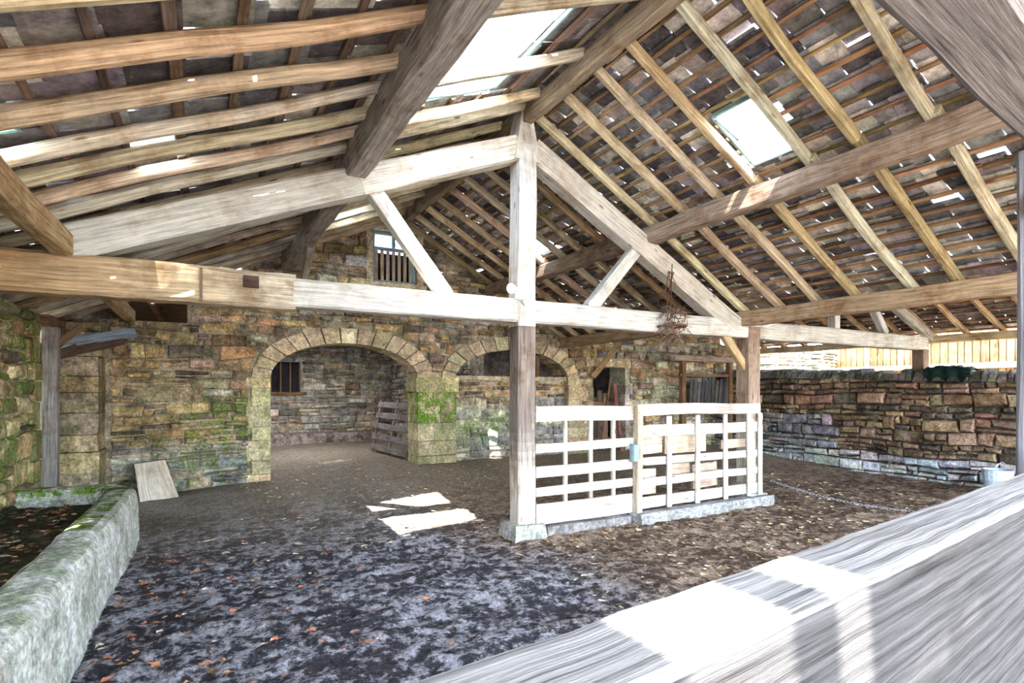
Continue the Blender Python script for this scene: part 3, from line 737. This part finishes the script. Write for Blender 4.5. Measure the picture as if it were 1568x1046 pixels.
for r0,r1 in zip(rg,rg[1:]):
    for k in range(n): mb.face([r0+k,r0+(k+1)%n,r1+(k+1)%n,r1+k],(1,1,1),0)
mb.face([rg[0]+k for k in range(n)],(1,1,1),0); mb.face([rg[-1]+k for k in range(n)],(1,1,1),0)
for k in range(8):
    a0=math.pi*k/8; a1=math.pi*(k+1)/8; mb.beam(bc+Vector((.19*math.cos(a0),-.05*math.sin(a0),.4+.12*math.sin(a0))),bc+Vector((.19*math.cos(a1),-.05*math.sin(a1),.4+.12*math.sin(a1))),.008,.008,(1,1,1),0,round_=True,n=5,seg=1,wob=0)
mb.build('bucket', [M_PLASTIC])
mb = MB(); n1,n2 = 18,14
for j in range(n1):
    for i in range(n2):
        y = 4.35+0.7*j/(n1-1); q = i/(n2-1); ed = 0.06*math.sin(math.pi*j/(n1-1))
        if q < 0.45: x = 11.15-0.02*math.sin(j*1.1); z = rtop(y)+0.12+ed-(0.45-q)/0.45*(0.06+ed+0.1*math.sin(j*0.55)**2)
        else: x = 11.15+(q-0.45)*0.8; z = rtop(y)+0.18+ed
        mb.v.append((x+0.03*noise.noise(Vector((i*.6,j*.6,0))), y, z+0.05*noise.noise(Vector((i*.5,j*.5,4)))))
for j in range(n1-1):
    for i in range(n2-1): mb.face([j*n2+i,j*n2+i+1,(j+1)*n2+i+1,(j+1)*n2+i],(1,1,1),0)
mb.build('tarpaulin', [M_TARP], smooth=True)

mb = MB()
LC = [(0.36,0.17,0.09),(0.42,0.26,0.14),(0.16,0.10,0.07),(0.55,0.46,0.36),(0.52,0.22,0.13),(0.25,0.18,0.13)]
def leaf(x, y, z, sz, c):
    a = R.random()*6.28; pts = []
    for k in range(8):
        r = sz*(1.0 if k % 2 == 0 else 0.62)*R.uniform(0.8,1.15); t = 2*math.pi*k/8
        lx = r*math.cos(t)*1.25; ly = r*math.sin(t)*0.8
        pts.append((x+lx*math.cos(a)-ly*math.sin(a), y+lx*math.sin(a)+ly*math.cos(a), z+R.uniform(0.0,0.5)*sz))
    b = mb.add(pts+[(x,y,z+0.1*sz)])
    for k in range(8): mb.face([b+k,b+(k+1)%8,b+8],c,0)
for k in range(360):
    if R.random() < 0.75: x = -0.6+abs(R.gauss(0,0.8)); y = R.uniform(2.0,6.5)
    else: x = R.uniform(-0.5,6.5); y = R.uniform(1.8,8)
    leaf(x, y, gz(x,y)+0.03, R.uniform(0.012,0.04), vary(R.choice(LC),0.3))
for k in range(260):
    x = R.uniform(-1.6,-1.0); y = R.uniform(2.0,7.1); leaf(x,y,0.44,R.uniform(0.015,0.04),vary(R.choice(LC),0.3))
mb.build('fallen_leaves', [M_LEAF])
mb = MB()
for k in range(3200):
    x = R.uniform(0.5,9.5); y = R.uniform(2.2,9.6) if x > 2.6 else R.uniform(5.5,14.5)
    a = R.random()*3.14; L = R.uniform(0.012,0.04); z = gz(x,y)+R.uniform(0.012,0.03); dx,dy = L*math.cos(a),L*math.sin(a); nx,ny = -0.0022*math.sin(a),0.0022*math.cos(a)
    b = mb.add([(x-dx-nx,y-dy-ny,z),(x+dx-nx,y+dy-ny,z+R.uniform(0,.015)),(x+dx+nx,y+dy+ny,z),(x-dx+nx,y-dy+ny,z)]); mb.face([b,b+1,b+2,b+3],vary((0.5,0.38,0.22),0.3),0)
mb.build('scattered_straw', [M_LEAF])

# ------------------------------------------------------------------ lights
w = bpy.data.worlds.new('sky'); SC.world = w; w.use_nodes = True; nt = w.node_tree; nt.nodes.clear()
bg = nt.nodes.new('ShaderNodeBackground'); ow = nt.nodes.new('ShaderNodeOutputWorld'); sk = nt.nodes.new('ShaderNodeTexSky')
sk.sky_type = 'NISHITA'; sk.sun_disc = False; sk.sun_elevation = math.radians(55); sk.sun_rotation = math.radians(200)
mx = mix(nt, 0.5, sk.outputs[0], (3.0,3.0,3.0,1))
nt.links.new(mx, bg.inputs[0]); bg.inputs[1].default_value = 3.1
nt.links.new(bg.outputs[0], ow.inputs[0])
sun = bpy.data.lights.new('sun', 'SUN'); sun.energy = 42; sun.angle = 0.008; sun.color = (1,0.95,0.87)
so = bpy.data.objects.new('sun', sun); SC.collection.objects.link(so); so.location = (-3,-6,12)
so.rotation_euler = Vector((0.12,0.66,-1)).to_track_quat('-Z','Y').to_euler()
al = bpy.data.lights.new('inner_room_lamp','AREA'); al.energy = 110; al.size = 2.0  # added fill light without a fixture, brightens the inner room
ao = bpy.data.objects.new('inner_room_lamp', al); SC.collection.objects.link(ao); ao.location = (1.5,12.5,2.88)

cam = bpy.data.cameras.new('camera'); cam.sensor_width = 36; cam.lens = 850/1568*36; cam.shift_y = 75/1568; cam.clip_start = 0.02
co = bpy.data.objects.new('camera', cam); SC.collection.objects.link(co); co.location = (0,0,1.6)
co.rotation_euler = (math.radians(90), 0, math.radians(-29.15)); SC.camera = co
SC.view_settings.view_transform = 'Standard'
try: SC.view_settings.look = 'Medium High Contrast'
except Exception as ex: print('look', ex)
